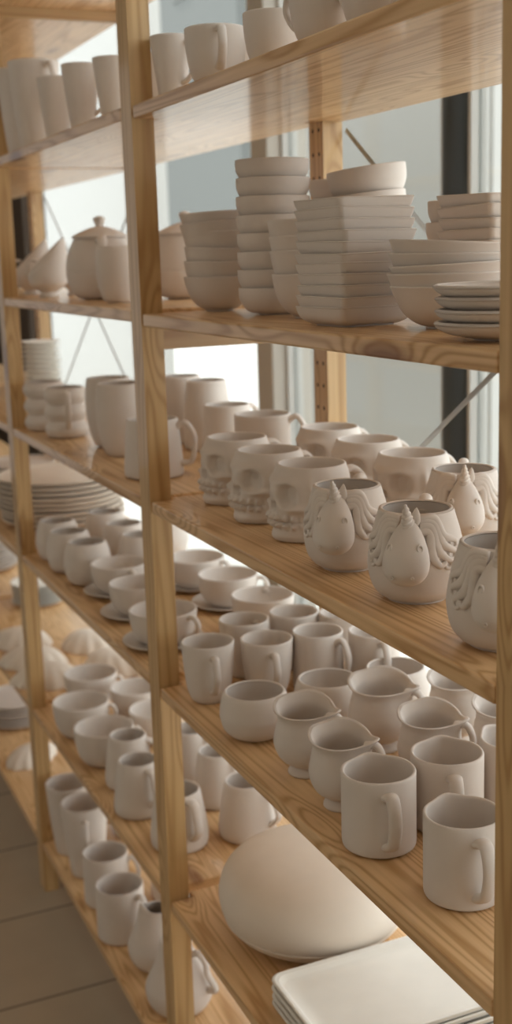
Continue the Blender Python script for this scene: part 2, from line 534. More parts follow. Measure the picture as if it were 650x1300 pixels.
# ------------------------------------------------------------------ racks
P, WX, WY, DP = 0.846, 0.0426, 0.0299, 0.3025
TH = 0.0165
Z = dict(s1=1.524, s2=1.2614, s3=1.0097, s4=0.7441, s5=0.4171, s6=0.1174,
         t=1.822, t0=1.527, t1=1.2654, t2=1.009, t3=0.7488, t4=0.4191, t5=0.1174)
def side_frame(x, label, rungs):
    fr = empty('shelf_side_frame', (x, 0, 0))
    for y0 in (0.0, DP - WY):
        V, F = [], []
        box_geo(V, F, 0, WX, y0, y0 + WY, 0, 2.26)
        fm = [0] * len(F)
        mats = [M_POST, M_HOLE]
        # drilled peg holes on the inner faces
        yy = y0 + WY + 0.0002 if y0 == 0 else y0 - 0.0002
        for k in range(66):
            zc = 0.09 + k * 0.032
            for cx in (0.012, WX - 0.012):
                i = len(V)
                ring = [(cx + 0.0028 * math.cos(a), yy, zc + 0.0028 * math.sin(a)) for a in [2 * PI * q / 10 for q in range(10)]]
                V += ring
                F.append(tuple(range(i, i + 10)) if y0 else tuple(range(i + 9, i - 1, -1))); fm.append(1)
        o = mesh_obj('post', V, F, None, fr, smooth=False, mats=mats, fmat=fm)
    for z in rungs:
        V, F = [], []
        box_geo(V, F, WX / 2 - 0.008, WX / 2 + 0.008, WY - 0.002, DP - WY + 0.002, z, z + 0.03)
        bevel(mesh_obj('rung', V, F, M_RAIL, fr, smooth=False), 0.002)
    tag(fr, label, 'shelf frame')
    return fr
side_frame(P, 'pine side frame of the rack at the right edge, nearest the viewer', (0.02, 2.19))
side_frame(0, 'tall pine side frame in the middle between the two nearest bays', (0.02, 1.212, 2.19))
side_frame(-P, 'blurred pine side frame near the left edge with its foot on the tiles', (0.02, 1.786, 2.19))
side_frame(-2 * P, 'far pine side frame behind the second bay, only its orange back post showing', (0.02, 2.19))
side_frame(-3 * P, 'farthest pine side frame at the end of the row', (0.02, 2.19))

def shelf(x0, ztop, label):
    g = 0.0035
    a0, a1 = x0 + WX + g, x0 + P - g
    b0, b1 = x0 + WX / 2 + 0.002 + (0.007), x0 + P + WX / 2 - 0.002 - 0.007
    c0, c1 = WY + 0.004, DP - WY - 0.004
    ya, yb = 0.0006, DP - 0.001
    pts = [(a0, ya), (a1, ya), (a1, c0), (b1, c0), (b1, c1), (a1, c1), (a1, yb), (a0, yb), (a0, c1), (b0, c1), (b0, c0), (a0, c0)]
    xm = (a0 + a1) / 2
    n = len(pts)
    V = [(x - xm, y - DP / 2, -TH) for x, y in pts] + [(x - xm, y - DP / 2, 0) for x, y in pts]
    F = [tuple(range(n - 1, -1, -1)), tuple(range(n, 2 * n))] + [(i, (i + 1) % n, n + (i + 1) % n, n + i) for i in range(n)]
    o = mesh_obj('shelf_board', V, F, M_SHELF, smooth=False, loc=(xm, DP / 2, ztop))
    bevel(o, 0.0022, 2)
    return tag(o, label, 'shelf')
for k, d in (('s1', 'pine board holding the top row of cups, its glossy underside showing'), ('s2', 'pine board under the stacks of bowls and square plates'),
             ('s3', 'pine board carrying the unicorn mugs and skull mugs'), ('s4', 'pine board under the creamers and spouted mugs'),
             ('s5', 'pale pine board under the big lens shaped vase and trays'), ('s6', 'lowest board of the nearest bay, bottom edge of view')):
    shelf(0, Z[k], d)
for k, d in (('t', 'topmost pine board above the tall tumblers at upper left'), ('t0', 'pine board under the tall tumblers at upper left'),
             ('t1', 'blurred pine board under the teapot left of the middle post'), ('t2', 'blurred pine board under the bubble mugs and tall vases'),
             ('t3', 'blurred pine board under the egg cups and cups with saucers'), ('t4', 'blurred pine board under wide cups and barrel mugs at left'),
             ('t5', 'lowest blurred board just above the floor tiles, under tall mugs')):
    shelf(-P, Z[k], d)
for k, d in (('t', 'orange lit top board beyond the second side frame'), ('t0', 'far board behind the tall tumblers'), ('t1', 'far board level with the teapot'),
             ('t2', 'far board level with the bubble mugs'), ('t3', 'far board under the great round plates'), ('t4', 'far orange board under the upturned leaf bowls'),
             ('t5', 'far lowest board under a plate stack, beyond the second frame')):
    shelf(-2 * P, Z[k], d)
for k, d in (('t', 'top board of the farthest bay'), ('t0', 'second board down of the farthest bay'), ('t2', 'board at mid height of the farthest bay'),
             ('t3', 'board below mid height of the farthest bay'), ('t4', 'low board of the farthest bay'), ('t5', 'lowest board of the farthest bay')):
    shelf(-3 * P, Z[k], d)

def brace(x0, label):
    xm = x0 + (P + WX) / 2
    b = empty('cross_brace', (xm, DP + 0.004, 1.225))
    for s in (-1, 1):
        h = 0.272; w = 0.40
        V, F = sweep([(-w, 0.0035 * (s + 1) / 2 + 0.001, -s * h), (0, 0.0035 * (s + 1) / 2 + 0.001, 0), (w, 0.0035 * (s + 1) / 2 + 0.001, s * h)], 0.0038, 0.0008, side=(0, 0, 1), N=8, sub=2)
        mesh_obj('brace_strip', V, F, M_STEEL, b)
    V, F = solid([(0.9, 0), (1, .3), (.7, 1)], 0.007, 0.004, 14, 1)
    V, F = move((V, F), lambda v: (v[0], 0.006 + v[2], v[1]))
    mesh_obj('brace_screw', V, F, M_STEEL, b)
    tag(b, label, 'cross brace')
brace(0, 'steel cross brace on the back of the nearest bay, before the window')
brace(-2 * P, 'faint steel cross brace on the back of the bay at far left')

# ------------------------------------------------------------------ vessel kinds
PR = dict(
    cyl=[(.90, 0), (.975, .035), (1, .10), (1, .35), (1, .7), (1, 1)],
    taper=[(.60, 0), (.70, .06), (.82, .2), (.90, .42), (.96, .7), (1, 1)],
    flare=[(.58, 0), (.66, .12), (.80, .45), (.92, .75), (1, 1)],
    tall=[(.66, 0), (.70, .05), (.79, .25), (.90, .6), (1, 1)],
    cup=[(.42, 0), (.60, .05), (.80, .2), (.92, .45), (.98, .72), (1, 1)],
    ball=[(.50, 0), (.72, .06), (.90, .2), (.99, .42), (1, .55), (.95, .8), (.86, 1)],
    egg=[(.58, 0), (.78, .06), (.92, .2), (1, .42), (.98, .6), (.92, .8), (.80, 1)],
    vase=[(.55, 0), (.70, .06), (.85, .2), (.97, .42), (1, .6), (.97, .85), (.90, 1)],
    wide=[(.86, 0), (.96, .04), (1, .14), (.98, .3), (.91, .58), (.83, .8), (.76, 1)],
    wtall=[(.9, 0), (1, .05), (1, .3), (.95, .6), (.85, .9), (.8, 1)],
    cream=[(.57, 0), (.56, .05), (.47, .115), (.50, .15), (.82, .26), (1, .47), (.95, .66), (.84, .80), (.81, .88), (.86, .96), (.90, 1)],
    uni=[(.62, 0), (.635, .025), (.76, .06), (.92, .17), (1, .36), (.985, .52), (.90, .74), (.80, .92), (.76, 1)],
    bowl=[(.40, 0), (.42, .05), (.62, .16), (.80, .36), (.93, .65), (1, 1)],
    sbowl=[(.46, 0), (.60, .06), (.80, .2), (.95, .5), (.995, .72), (1, 1)],
    pear=[(.55, 0), (.78, .06), (.95, .2), (1, .36), (.94, .48), (.72, .72), (.50, .91), (.42, 1)],
    bubble=[(.70, 0), (.88, .04), (1, .17), (.88, .29), (.77, .335), (.88, .38), (1, .50), (.88, .62), (.77, .665), (.88, .71), (1, .83), (.94, .94), (.84, 1)],
    plate=[(.46, 0), (.50, .08), (.82, .36), (.965, .68), (1, 1)],
    saucer=[(.48, 0), (.55, .18), (.80, .5), (1, 1)],
)

def simple(name, prof, R, H, t=0.0032, mat=None, N=48, foot=0.0, deform=None, outline=None):
    V, F = hollow(PR[prof], R, H, t, N=N, foot=foot, deform=deform, outline=outline)
    return mesh_obj(name, V, F, mat or M_CLAY)

def handled(name, prof, R, H, h, t=0.0032, mat=None, N=48, deform=None, foot=0.0):
    r = empty(name)
    V, F = hollow(PR[prof], R, H, t, N=N, deform=deform, foot=foot)
    mesh_obj('body', V, F, mat or M_CLAY, r)
    handle(r, mat=mat, **h)
    return r

S2 = 1.2614
# ---- top row: cups seen from below
flare_cup = handled('flared_mug', 'flare', 0.0265, 0.082, dict(r_top=.0235, z_top=.070, r_bot=.019, z_bot=.024, out=.017, w=.004, t=.0028), 0.0026)
place(flare_cup, (0.062, 0.050, Z['s1']), D(30), 'narrow flared mug beside the middle post, first of the top row', 'mug')
place(flare_cup, (0.050, 0.155, Z['s1']), D(110), 'flared mug half hidden behind the post, back of the top row', 'mug')
round_cup = handled('round_cup', 'cup', 0.0358, 0.066, dict(r_top=.0345, z_top=.058, r_bot=.031, z_bot=.020, out=.016, w=.0052, t=.003), 0.0028)
place(round_cup, (0.211, 0.050, Z['s1']), D(-13), 'round cup on top shelf with its curled handle facing the viewer', 'cup')
place(round_cup, (0.362, 0.052, Z['s1']), D(50), 'round cup on top shelf, handle turned right, below left of the wider mug', 'cup', scale=(.84, .84, .84))
place(round_cup, (0.485, 0.052, Z['s1']), D(200), 'large round cup on top shelf cut by the top edge of view', 'cup')
place(round_cup, (0.572, 0.060, Z['s1']), D(190), 'cup at the top edge, only its lower left side visible', 'cup')
place(round_cup, (0.655, 0.058, Z['s1']), D(190), 'last cup of the top row, a sliver at the top edge of view', 'cup')
place(round_cup, (0.250, 0.140, Z['s1']), D(20), 'cup standing behind the curled handle cup on top shelf', 'cup')

# ---- upper left tumblers
tall_tum = handled('tall_mug', 'tall', 0.0472, 0.152, dict(r_top=.046, z_top=.139, r_bot=.039, z_bot=.06, out=.020, w=.006, t=.0035), 0.0032)
place(tall_tum, (-0.655, 0.052, Z['t0']), D(18), 'tallest tapered mug at upper left with a small loop handle', 'mug', scale=(.96, .96, 1.02))
place(tall_tum, (-0.755, 0.052, Z['t0']), D(60), 'tall tapered mug cut by the left edge of view, upper left', 'mug')
short_tum = simple('tumbler', 'flare', 0.0305, 0.108, 0.0026)
place(short_tum, (-0.508, 0.050, Z['t0']), 0, 'narrow tapered tumbler in front of the tallest mug at upper left', 'tumbler')
mid_tum = handled('tapered_mug', 'flare', 0.0300, 0.106, dict(r_top=.028, z_top=.092, r_bot=.021, z_bot=.03, out=.018, w=.0045, t=.003), 0.0026)
place(mid_tum, (-0.352, 0.050, Z['t0']), D(55), 'tapered mug at upper left with its handle turned right', 'mug')
place(mid_tum, (-0.195, 0.052, Z['t0']), D(120), 'tapered mug at upper left touching the left side of the middle post', 'mug', scale=(.93, .93, .87))
place(short_tum, (-0.440, 0.150, Z['t0']), 0, 'dark rimmed tumbler at the back of the upper left row', 'tumbler', scale=(1.25, 1.25, 1.22))
place(tall_tum, (-0.260, 0.150, Z['t0']), D(140), 'mug standing behind the tapered mugs near the middle post', 'mug', scale=(.8, .8, .72))

# ---- teapot shelf
def teapot(mat):
    r = empty('teapot')
    prof = [(.55, 0), (.74, .05), (.90, .18), (.99, .36), (1, .452), (.978, .468), (1, .484), (.99, .58), (.93, .75), (.80, .92), (.72, 1)]
    V, F = hollow(prof, 0.0615, 0.104, 0.0035, N=56)
    mesh_obj('body', V, F, mat, r)
    V, F = solid([(0.985, 0), (1, .02), (.985, .04)], 0.0622, 0.05, 56, 1)
    V, F = move((V, F), lambda v: (v[0], v[1], v[2] + 0.046))
    V, F = solid([(1.0, 0), (1.0, .12), (.9, .32), (.62, .62), (.3, .9), (0.02, 1)], 0.0485, 0.020, 48)
    lid = mesh_obj('lid', [(v[0], v[1], v[2] + 0.1035) for v in V], F, mat, r)
    V, F = solid([(.75, 0), (.70, .25), (.95, .55), (.9, .85), (.1, 1)], 0.0105, 0.019, 24)
    mesh_obj('knob', [(v[0], v[1], v[2] + 0.1215) for v in V], F, mat, lid)
    handle(r, .055, .098, .058, .022, .036, w=.0080, t=.0045, mat=mat)
    V, F = sweep([(-.052, 0, .035), (-.075, 0, .05), (-.088, 0, .078), (-.104, 0, .10)], .010, .011, side=(0, 1, 0), taper=lambda u: 1.25 - .6 * u)
    mesh_obj('spout', V, F, mat, r)
    return r
pot = teapot(M_CLAY)
place(pot, (-0.478, 0.105, Z['t1']), D(-15), 'round lidded teapot left of the middle post, knob on its lid', 'teapot')
place(pot, (-0.325, 0.205, Z['t1']), D(190 - 360 + 12), 'second teapot showing just right of the middle post, beside stacked bowls', 'teapot', scale=(.97, .97, 1.0))
straight = simple('tall_cup', 'vase', 0.0332, 0.087, 0.0028)
place(straight, (-0.270, 0.068, Z['t1']), 0, 'plain handleless cup in front of the teapot, left of the middle post', 'cup')

def jug_deform(x, y, z, R, H):
    u = z / H
    w = max(0.0, (u - 0.45) / 0.55) ** 1.3
    th = math.atan2(y, x)
    s = math.exp(-((abs(abs(th) - PI)) / 0.6) ** 2)
    c = (1 - math.cos(th)) / 2
    x2 = x * (1 + 0.15 * w * s) - R * 0.34 * w
    return x2, y * (1 - 0.25 * w * c), z + H * 0.42 * w * c
jugp = [(.50, 0), (.50, .05), (.42, .11), (.55, .17), (.88, .30), (1, .48), (.94, .66), (.72, .84), (.50, 1)]
PR['jug'] = jugp
sauce = handled('peaked_jug', 'jug', 0.0375, 0.078, dict(r_top=.024, z_top=.068, r_bot=.034, z_bot=.040, out=.012, w=.0042, t=.0028), 0.0026, deform=jug_deform)
place(sauce, (-0.700, 0.066, Z['t1']), D(-100), 'peaked footed jug beside the teapot, its spout pointing up', 'jug')
place(sauce, (-0.757, 0.136, Z['t1']), D(-100), 'peaked footed jug in the middle of the three at far left', 'jug')
place(sauce, (-0.910, 0.085, Z['t1']), D(-100), 'farthest of the three peaked jugs, nearest the left post', 'jug')

# ---- bubble mug shelf
bub = handled('bubble_mug', 'bubble', 0.0405, 0.094, dict(r_top=.038, z_top=.085, r_bot=.038, z_bot=.018, out=.016, w=.0055, t=.0035, style='ear'))
place(bub, (-0.748, 0.055, Z['t2']), D(120), 'three tiered bubble mug nearest the left post', 'mug')
place(bub, (-0.622, 0.064, Z['t2']), D(-10), 'three tiered bubble mug with its strap handle facing the viewer', 'mug')
place(bub, (-0.655, 0.175, Z['t2']), D(100), 'bubble mug at the back, only its rim showing behind the others', 'mug')
egg_vase = simple('egg_vase', 'vase', 0.0412, 0.122, 0.003)
place(egg_vase, (-0.462, 0.100, Z['t2']), 0, 'tall egg shaped vase, the farther of two left of middle post', 'vase')
place(egg_vase, (-0.356, 0.088, Z['t2']), 0, 'tall egg shaped vase, the nearer of two left of middle post', 'vase')
bell = simple('bell_vase', 'wtall', 0.0412, 0.118, 0.003)
place(bell, (-0.341, 0.237, Z['t2']), 0, 'tall narrowing vase at the back, just right of the middle post', 'vase')
place(bell, (-0.440, 0.228, Z['t2']), 0, 'tall vase at the back partly hidden by the middle post', 'vase')
PR['wide2'] = [(.93, 0), (1, .05), (1, .2), (.96, .5), (.90, .8), (.87, 1)]
post_mug = handled('wide_based_mug', 'wide2', 0.0445, 0.088, dict(r_top=.0385, z_top=.076, r_bot=.042, z_bot=.02, out=.024, w=.006, t=.004, style='loop'), 0.003)
place(post_mug, (-0.142, 0.070, Z['t2']), D(55), 'wide based mug behind the middle post, loop handle on its right', 'mug')
place(post_mug, (-0.232, 0.229, Z['t2']), D(100), 'plain mug at the back, left of the handled one near the window', 'mug', scale=(.95, .95, 1))
back_mug = handled('straight_mug', 'cyl', 0.0425, 0.088, dict(r_top=.0425, z_top=.078, r_bot=.0425, z_bot=.018, out=.022, w=.006, t=.004, style='loop'), 0.003)
place(back_mug, (-0.092, 0.229, Z['t2']), D(52), 'mug at the back with a round loop handle, left of the skulls', 'mug')

# ---- skull mugs
def skull_mesh():
    R, H, t = 0.0475, 0.0875, 0.0038
    N, K = 320, 120
    def g(a, s):
        return math.exp(-(a / s) ** 2)
    def rad(th, u):
        base = 0.83 + 0.17 * (1 / (1 + math.exp(-(u - 0.38) / 0.085)))      # narrow jaw, wide cranium
        base *= 1 - 0.12 * max(0, (u - 0.62) / 0.38) ** 2
        if u < 0.07:
            base *= 0.95 + 0.05 * (u / 0.07)
        f = math.cos(th)                                                  # 1 at the face
        r = base * R
        face = max(0, f) ** 1.5
        a = abs(th)
        # muzzle comes forward, chin, forehead slopes back
        r += 0.0062 * g(th, 0.90) * g(u - 0.27, 0.26) + 0.0062 * g(th, 0.50) * g(u - 0.03, 0.10)
        r -= 0.004 * g(th, 0.8) * g(u - 0.98, 0.16)
        r += 0.0035 * g(a - 0.36, 0.36) * g(u - 0.81, 0.055)              # brow
        r += 0.0025 * g(th, 0.20) * g(u - 0.68, 0.10)                      # bridge
        d = math.hypot((a - 0.50) / 0.275, (u - 0.64) / 0.155)
        r -= 0.0130 / (1 + math.exp((d - 0.90) / 0.12))                   # eye sockets
        # nose hollow: two drops
        for sgn in (-1, 1):
            dn = math.hypot((th - sgn * 0.085) / 0.095, (u - 0.475) / 0.075)
            r -= 0.0085 / (1 + math.exp((dn - 0.9) / 0.12))
        r += 0.0065 * g(a - 0.72, 0.26) * g(u - 0.475, 0.050)             # cheekbone
        r -= 0.0035 * g(a - 0.86, 0.28) * g(u - 0.34, 0.08)             # hollow of the cheek
        r += 0.0042 * g(a - 1.16, 0.10) * g(u - 0.66, 0.15)               # temple ridge
        r -= 0.0030 * g(a - 1.50, 0.26) * g(u - 0.62, 0.18)
        # teeth: two rows with grooves
        arc = 1 / (1 + math.exp((a - 0.78) / 0.06))
        row = g(u - 0.325, 0.042) + g(u - 0.225, 0.040)
        r += arc * row * (0.0026 + 0.0034 * math.cos(th * 28))
        r -= arc * 0.0036 * g(u - 0.275, 0.014)
        r -= 0.0014 * g(th, 0.5) * g(u - 0.150, 0.045)                    # under the lip
        return r
    rings = []
    us = [k / (K - 1) for k in range(K)]
    rings.append([(0.88 * rad(2 * PI * i / N - PI, 0.0) * math.cos(2 * PI * i / N - PI), 0.88 * rad(2 * PI * i / N - PI, 0.0) * math.sin(2 * PI * i / N - PI), 0) for i in range(N)])
    for u in us:
        z = 0.0015 + u * (H - 0.0015 - t * 0.45)
        ring = []
        for i in range(N):
            th = 2 * PI * i / N - PI
            r = rad(th, u)
            ring.append((r * math.cos(th), r * math.sin(th), z))
        rings.append(ring)
    top = rings[-1]
    for k in range(1, 5):
        a = PI * k / 4
        ring = []
        for (x, y, z) in top:
            r = math.hypot(x, y); rr = r - t / 2 + math.cos(a) * t / 2
            ring.append((x * rr / r, y * rr / r, z + math.sin(a) * t * 0.45))
        rings.append(ring)
    for u, f in ((0.9, 1.02), (0.7, 1.0), (0.45, 0.86), (0.2, 0.72), (0.08, 0.66), (0.06, 0.4), (0.06, 0.02)):
        rr = (R * 0.84 - t) * f
        rings.append([(rr * math.cos(2 * PI * i / N - PI), rr * math.sin(2 * PI * i / N - PI), u * H) for i in range(N)])
    return loft(rings)
def skull_mug():
    r = empty('skull_mug')
    V, F = skull_mesh()
    mesh_obj('body', V, F, M_CLAY, r)
    path = [(-.040, 0, .070), (-.054, 0, .076), (-.068, 0, .064), (-.070, 0, .045), (-.058, 0, .026), (-.030, 0, .020)]
    V, F = sweep(path, .0062, .0042, side=(0, 1, 0), N=14, sub=7)
    mesh_obj('handle', V, F, M_CLAY, r)
    return r
sk = skull_mug()
place(sk, (0.100, 0.104, Z['s3']), D(-87), 'skull mug farthest along the front row, next to the middle post', 'mug')
place(sk, (0.222, 0.096, Z['s3']), D(-80), 'skull mug in the middle of the front row of three', 'mug')
place(sk, (0.338, 0.097, Z['s3']), D(-91), 'skull mug in the front row right beside the unicorn mugs', 'mug')
place(sk, (0.092, 0.248, Z['s3']), D(-80), 'farthest skull mug of the back row, right of the loop handle', 'mug')
place(sk, (0.219, 0.238, Z['s3']), D(-80), 'middle skull mug of the back row, near the back post', 'mug')
place(sk, (0.343, 0.230, Z['s3']), D(-78), 'nearest skull mug of the back row, behind the unicorn mugs', 'mug')

# ---- unicorn mugs
def unicorn_mug():
    R, H, t = 0.0460, 0.088, 0.0040
    r = empty('unicorn_mug')
    V, F = hollow(PR['uni'], R, H, t, N=72, sub=5, foot=0.002)
    mesh_obj('body', V, F, M_CLAY, r)
    prof = catmull([(a * R, b * H, 0) for a, b in PR['uni']], 8)
    def surf(z):
        for p, q in zip(prof, prof[1:]):
            if p.y <= z <= q.y:
                return p.x + (q.x - p.x) * (z - p.y) / max(q.y - p.y, 1e-6)
        return prof[-1].x
    # head: a drop hanging from the rim, broad muzzle below
    rows = [(0.0, .0055, .0055, .0400), (.06, .0088, .0085, .0422), (.16, .0128, .0120, .0450), (.30, .0170, .0155, .0485), (.45, .0200, .0182, .0520),
            (.60, .0214, .0198, .0540), (.74, .0206, .0198, .0548), (.86, .0170, .0168, .0536), (.94, .0118, .0118, .0520), (.985, .0058, .006, .0500), (1.0, .0010, .001, .0490)]
    zt, zb = .0825, .0245
    cat = catmull([(a, b, 0) for a, b, c, d in rows], 3); cat2 = catmull([(c, d, 0) for a, b, c, d in rows], 3)
    rings = []
    for p, q in zip(cat, cat2):
        z = zt + (zb - zt) * p.x
        cx = q.y
        ring = []
        for k in range(32):
            a = 2 * PI * k / 32
            ring.append((cx + math.cos(a) * q.x, math.sin(a) * p.y, z))
        rings.append(ring)
    V, F = loft(rings)
    head = mesh_obj('head', V, F, M_CLAY, r)
    # eyes: round sockets with a raised ring
    def ring_geo(c, nrm, rad, tube):
        nrm = Vector(nrm).normalized(); s = Vector((0, 0, 1)).cross(nrm).normalized(); u = nrm.cross(s)
        RR = []
        for i in range(20):
            a = 2 * PI * i / 20
            d = s * math.cos(a) * 0.82 + u * math.sin(a)
            cc = Vector(c) + d * rad
            RR.append([cc + d * (math.cos(b) * tube) + nrm * (math.sin(b) * tube) for b in [2 * PI * q / 8 for q in range(8)]])
        RR.append(RR[0])
        return loft(RR, False, False)
    for s in (-1, 1):
        V, F = ring_geo((.0606, s * .0136, .0620), (.70, s * .70, .16), .0033, .0012)
        eye = mesh_obj('eye', V, F, M_CLAY, head)
        V, F = solid([(.9, -1), (1, 0), (.7, .6), (.05, 1)], .0021, .0016, 14, 2)
        nn = Vector((.70, s * .70, .16)).normalized(); q = nn.to_track_quat('Z', 'Y').to_matrix()
        V = [tuple(q @ Vector(v) + Vector((.0588, s * .0128, .0620))) for v in V]
        mesh_obj('pupil', V, F, M_CLAY, eye)
        V, F = ring_geo((.0735, s * .0090, .0375), (.93, s * .35, -.1), .0014, .0007)
        mesh_obj('nostril', V, F, M_CLAY, head)
        if s < 0:
            continue
        # ear standing up beside the horn
        V, F = solid([(.55, 0), (1, .3), (.85, .6), (.4, .88), (.03, 1)], .0048, .0190, 20, 3)
        V = [(v[0] * .55 + .0395 + v[2] * .05, v[1] + s * (.0052 + v[2] * .12), v[2] + .0765) for v in V]
        mesh_obj('ear', V, F, M_CLAY, head)
    # spiral horn, leaning forward
    rings = []
    n = 30
    for k in range(n + 1):
        u = k / n
        rr = .0052 * (1 - u) ** 0.75 + .0008
        c = Vector((.0455 + .012 * u, 0, .0800 + .0215 * u))
        rr *= 1 + 0.13 * math.sin(u * 2 * PI * 4.5)
        rings.append([c + Vector((math.cos(2 * PI * i / 18) * rr, math.sin(2 * PI * i / 18) * rr, -math.cos(2 * PI * i / 18) * rr * 0.45 + math.sin(2 * PI * i / 18) * rr * 0.35)) for i in range(18)])
    V, F = loft(rings)
    mesh_obj('horn', V, F, M_CLAY, head)
    # mane: wavy locks lying on the body on either side
    for s in (-1, 1):
        geos = []
        locks = [(.0825, .24, .0635, 1.03, .0058, 1), (.0800, .24, .0545, .95, .0062, 1), (.0765, .25, .0465, .82, .0062, 1),
                 (.0715, .28, .0405, .66, .0056, -1)]
        for z0, t0, z1, t1, w, curl in locks:
            path = []
            nn = 11
            for k in range(nn):
                u = k / (nn - 1)
                th = t0 + (t1 - t0) * (u ** 0.80) + 0.07 * math.sin(u * 6.3)
                z = z0 + (z1 - z0) * (u ** 1.65) + .0028 * math.sin(u * 6.2 + 0.2)
                path.append((th, z))
            # the curl at the tip
            th, z = path[-1]
            for k in range(1, 6):
                a = k * 0.95
                rr = .0070 * (1 - k * 0.11)
                path.append((th + (rr * math.sin(a)) / R * 1.0, z - curl * (rr * (1 - math.cos(a)))))
            pts = []
            for th, z in path:
                z = min(max(z, .012), .0865)
                q = surf(z) + .0006
                pts.append((q * math.cos(th), s * q * math.sin(th), z))
            P3 = catmull(pts, 3)
            rings = []
            m_ = len(P3)
            for i, p in enumerate(P3):
                d = (P3[min(i + 1, m_ - 1)] - P3[max(i - 1, 0)]).normalized()
                nrm = Vector((p.x, p.y, 0)).normalized()
                sd = d.cross(nrm).normalized()
                u = i / (m_ - 1)
                f = (0.55 + 0.75 * math.sin(PI * min(1, u * 1.15 + .12)) ** 0.8) * (1 - 0.35 * u)
                f = max(f, 0.18)
                rings.append([p + sd * (math.cos(2 * PI * q / 10) * w * .80 * f) + nrm * (math.sin(2 * PI * q / 10) * .0044 * f) for q in range(10)])
            geos.append(loft(rings))
        V, F = merge(geos)
        mesh_obj('mane', V, F, M_CLAY, head)
    path = [(-.036, 0, .074), (-.047, 0, .084), (-.062, 0, .082), (-.071, 0, .064), (-.068, 0, .044), (-.056, 0, .030), (-.042, 0, .026)]
    V, F = sweep(path, .0060, .0048, side=(0, 1, 0), N=14, sub=7)
    mesh_obj('handle', V, F, M_CLAY, r)
    return r
uni = unicorn_mug()
place(uni, (0.477, 0.071, Z['s3']), D(-43), 'unicorn mug beside the front skull mugs, leftmost unicorn of the front row', 'mug')
place(uni, (0.611, 0.073, Z['s3']), D(-41), 'unicorn mug in the centre of the front row, horn toward the viewer', 'mug')
place(uni, (0.762, 0.064, Z['s3']), D(-38), 'nearest unicorn mug, cut off by the right post', 'mug')
place(uni, (0.466, 0.222, Z['s3']), D(-33), 'unicorn mug standing in the back row behind the centre unicorn', 'mug')

# ---- mugs, bowls and creamers on the fourth board
Z4 = Z['s4']
tap = handled('tapered_mug', 'taper', 0.0358, 0.083, dict(r_top=.0335, z_top=.066, r_bot=.0285, z_bot=.018, out=.015, w=.0052, t=.0034), 0.003)
place(tap, (0.118, 0.046, Z4), D(-8), 'tapered mug at the shelf front, just right of the middle post', 'mug')
place(tap, (0.137, 0.124, Z4), D(-8), 'tapered mug right of the one at the post, handle facing front', 'mug', scale=(1, 1, .965))
place(tap, (0.050, 0.128, Z4), D(120), 'tapered mug behind the one nearest the post', 'mug')
place(tap, (0.052, 0.206, Z4), D(100), 'tapered mug at the back, rim just above the front pair', 'mug')
place(tap, (0.090, 0.266, Z4), D(100), 'tapered mug in the far back row, rim partly under the board', 'mug', scale=(.96, .96, 1))
strt = handled('loop_mug', 'cyl', 0.0350, 0.082, dict(r_top=.0350, z_top=.070, r_bot=.0350, z_bot=.022, out=.018, w=.0052, t=.0038, style='loop'), 0.003)
place(strt, (0.146, 0.197, Z4), D(22), 'straight mug with a loop handle turned to the right', 'mug')
place(strt, (0.182, 0.265, Z4), D(-10), 'straight mug at the back, slim handle facing front, under the board', 'mug')
PR['ball2'] = PR['ball']
ball = simple('round_bowl', 'ball', 0.0443, 0.0585, 0.0032, N=56)
place(ball, (0.259, 0.052, Z4), 0, 'round handleless bowl at the shelf front left of the creamers', 'bowl')
place(ball, (0.263, 0.152, Z4), 0, 'round handleless bowl in the middle row behind the first', 'bowl')
place(ball, (0.266, 0.250, Z4), 0, 'round handleless bowl in the back row, brightly lit by the window', 'bowl')

def cream_deform(x, y, z, R, H):
    u = z / H
    w = max(0.0, (u - 0.66) / 0.34)
    w = min(1.0, w)
    th = math.atan2(y, x)
    sp = math.exp(-((PI - abs(th)) / 0.50) ** 2)
    hd = math.exp(-(th / 0.34) ** 2)
    k = 1 + w * (0.16 * sp + 0.40 * hd + 0.02)
    w2 = w * w
    x2, y2 = x * k, y * k
    y2 *= 1 + 0.10 * w
    return x2, y2, z + H * w2 * (0.05 * sp + 0.07 * hd + 0.13 * math.exp(-((th - 2.0) / 0.9) ** 2) - 0.02)
creamer = handled('creamer_jug', 'cream', 0.0368, 0.0795, dict(r_top=.0345, z_top=.0735, r_bot=.033, z_bot=.034, out=.016, w=.0050, t=.0036), 0.0028, N=64, deform=cream_deform)
place(creamer, (0.388, 0.059, Z4), D(33), 'footed creamer at the shelf front beside the round bowl', 'creamer')
place(creamer, (0.482, 0.056, Z4), D(38), 'footed creamer at the shelf front touching the spouted mug', 'creamer', scale=(.96, .96, 1))
place(creamer, (0.366, 0.172, Z4), D(33), 'warm toned creamer in the middle row behind the first creamer', 'creamer', scale=(1.1, 1.1, 1.02))
place(creamer, (0.476, 0.172, Z4), D(33), 'creamer in the middle row directly behind a spouted mug', 'creamer')
place(creamer, (0.392, 0.262, Z4), D(33), 'creamer in the back row, partly hidden by the board above', 'creamer', scale=(.98, .98, 1))
place(creamer, (0.490, 0.262, Z4), D(33), 'creamer in the back row at right, glimpsed beside the right post', 'creamer')

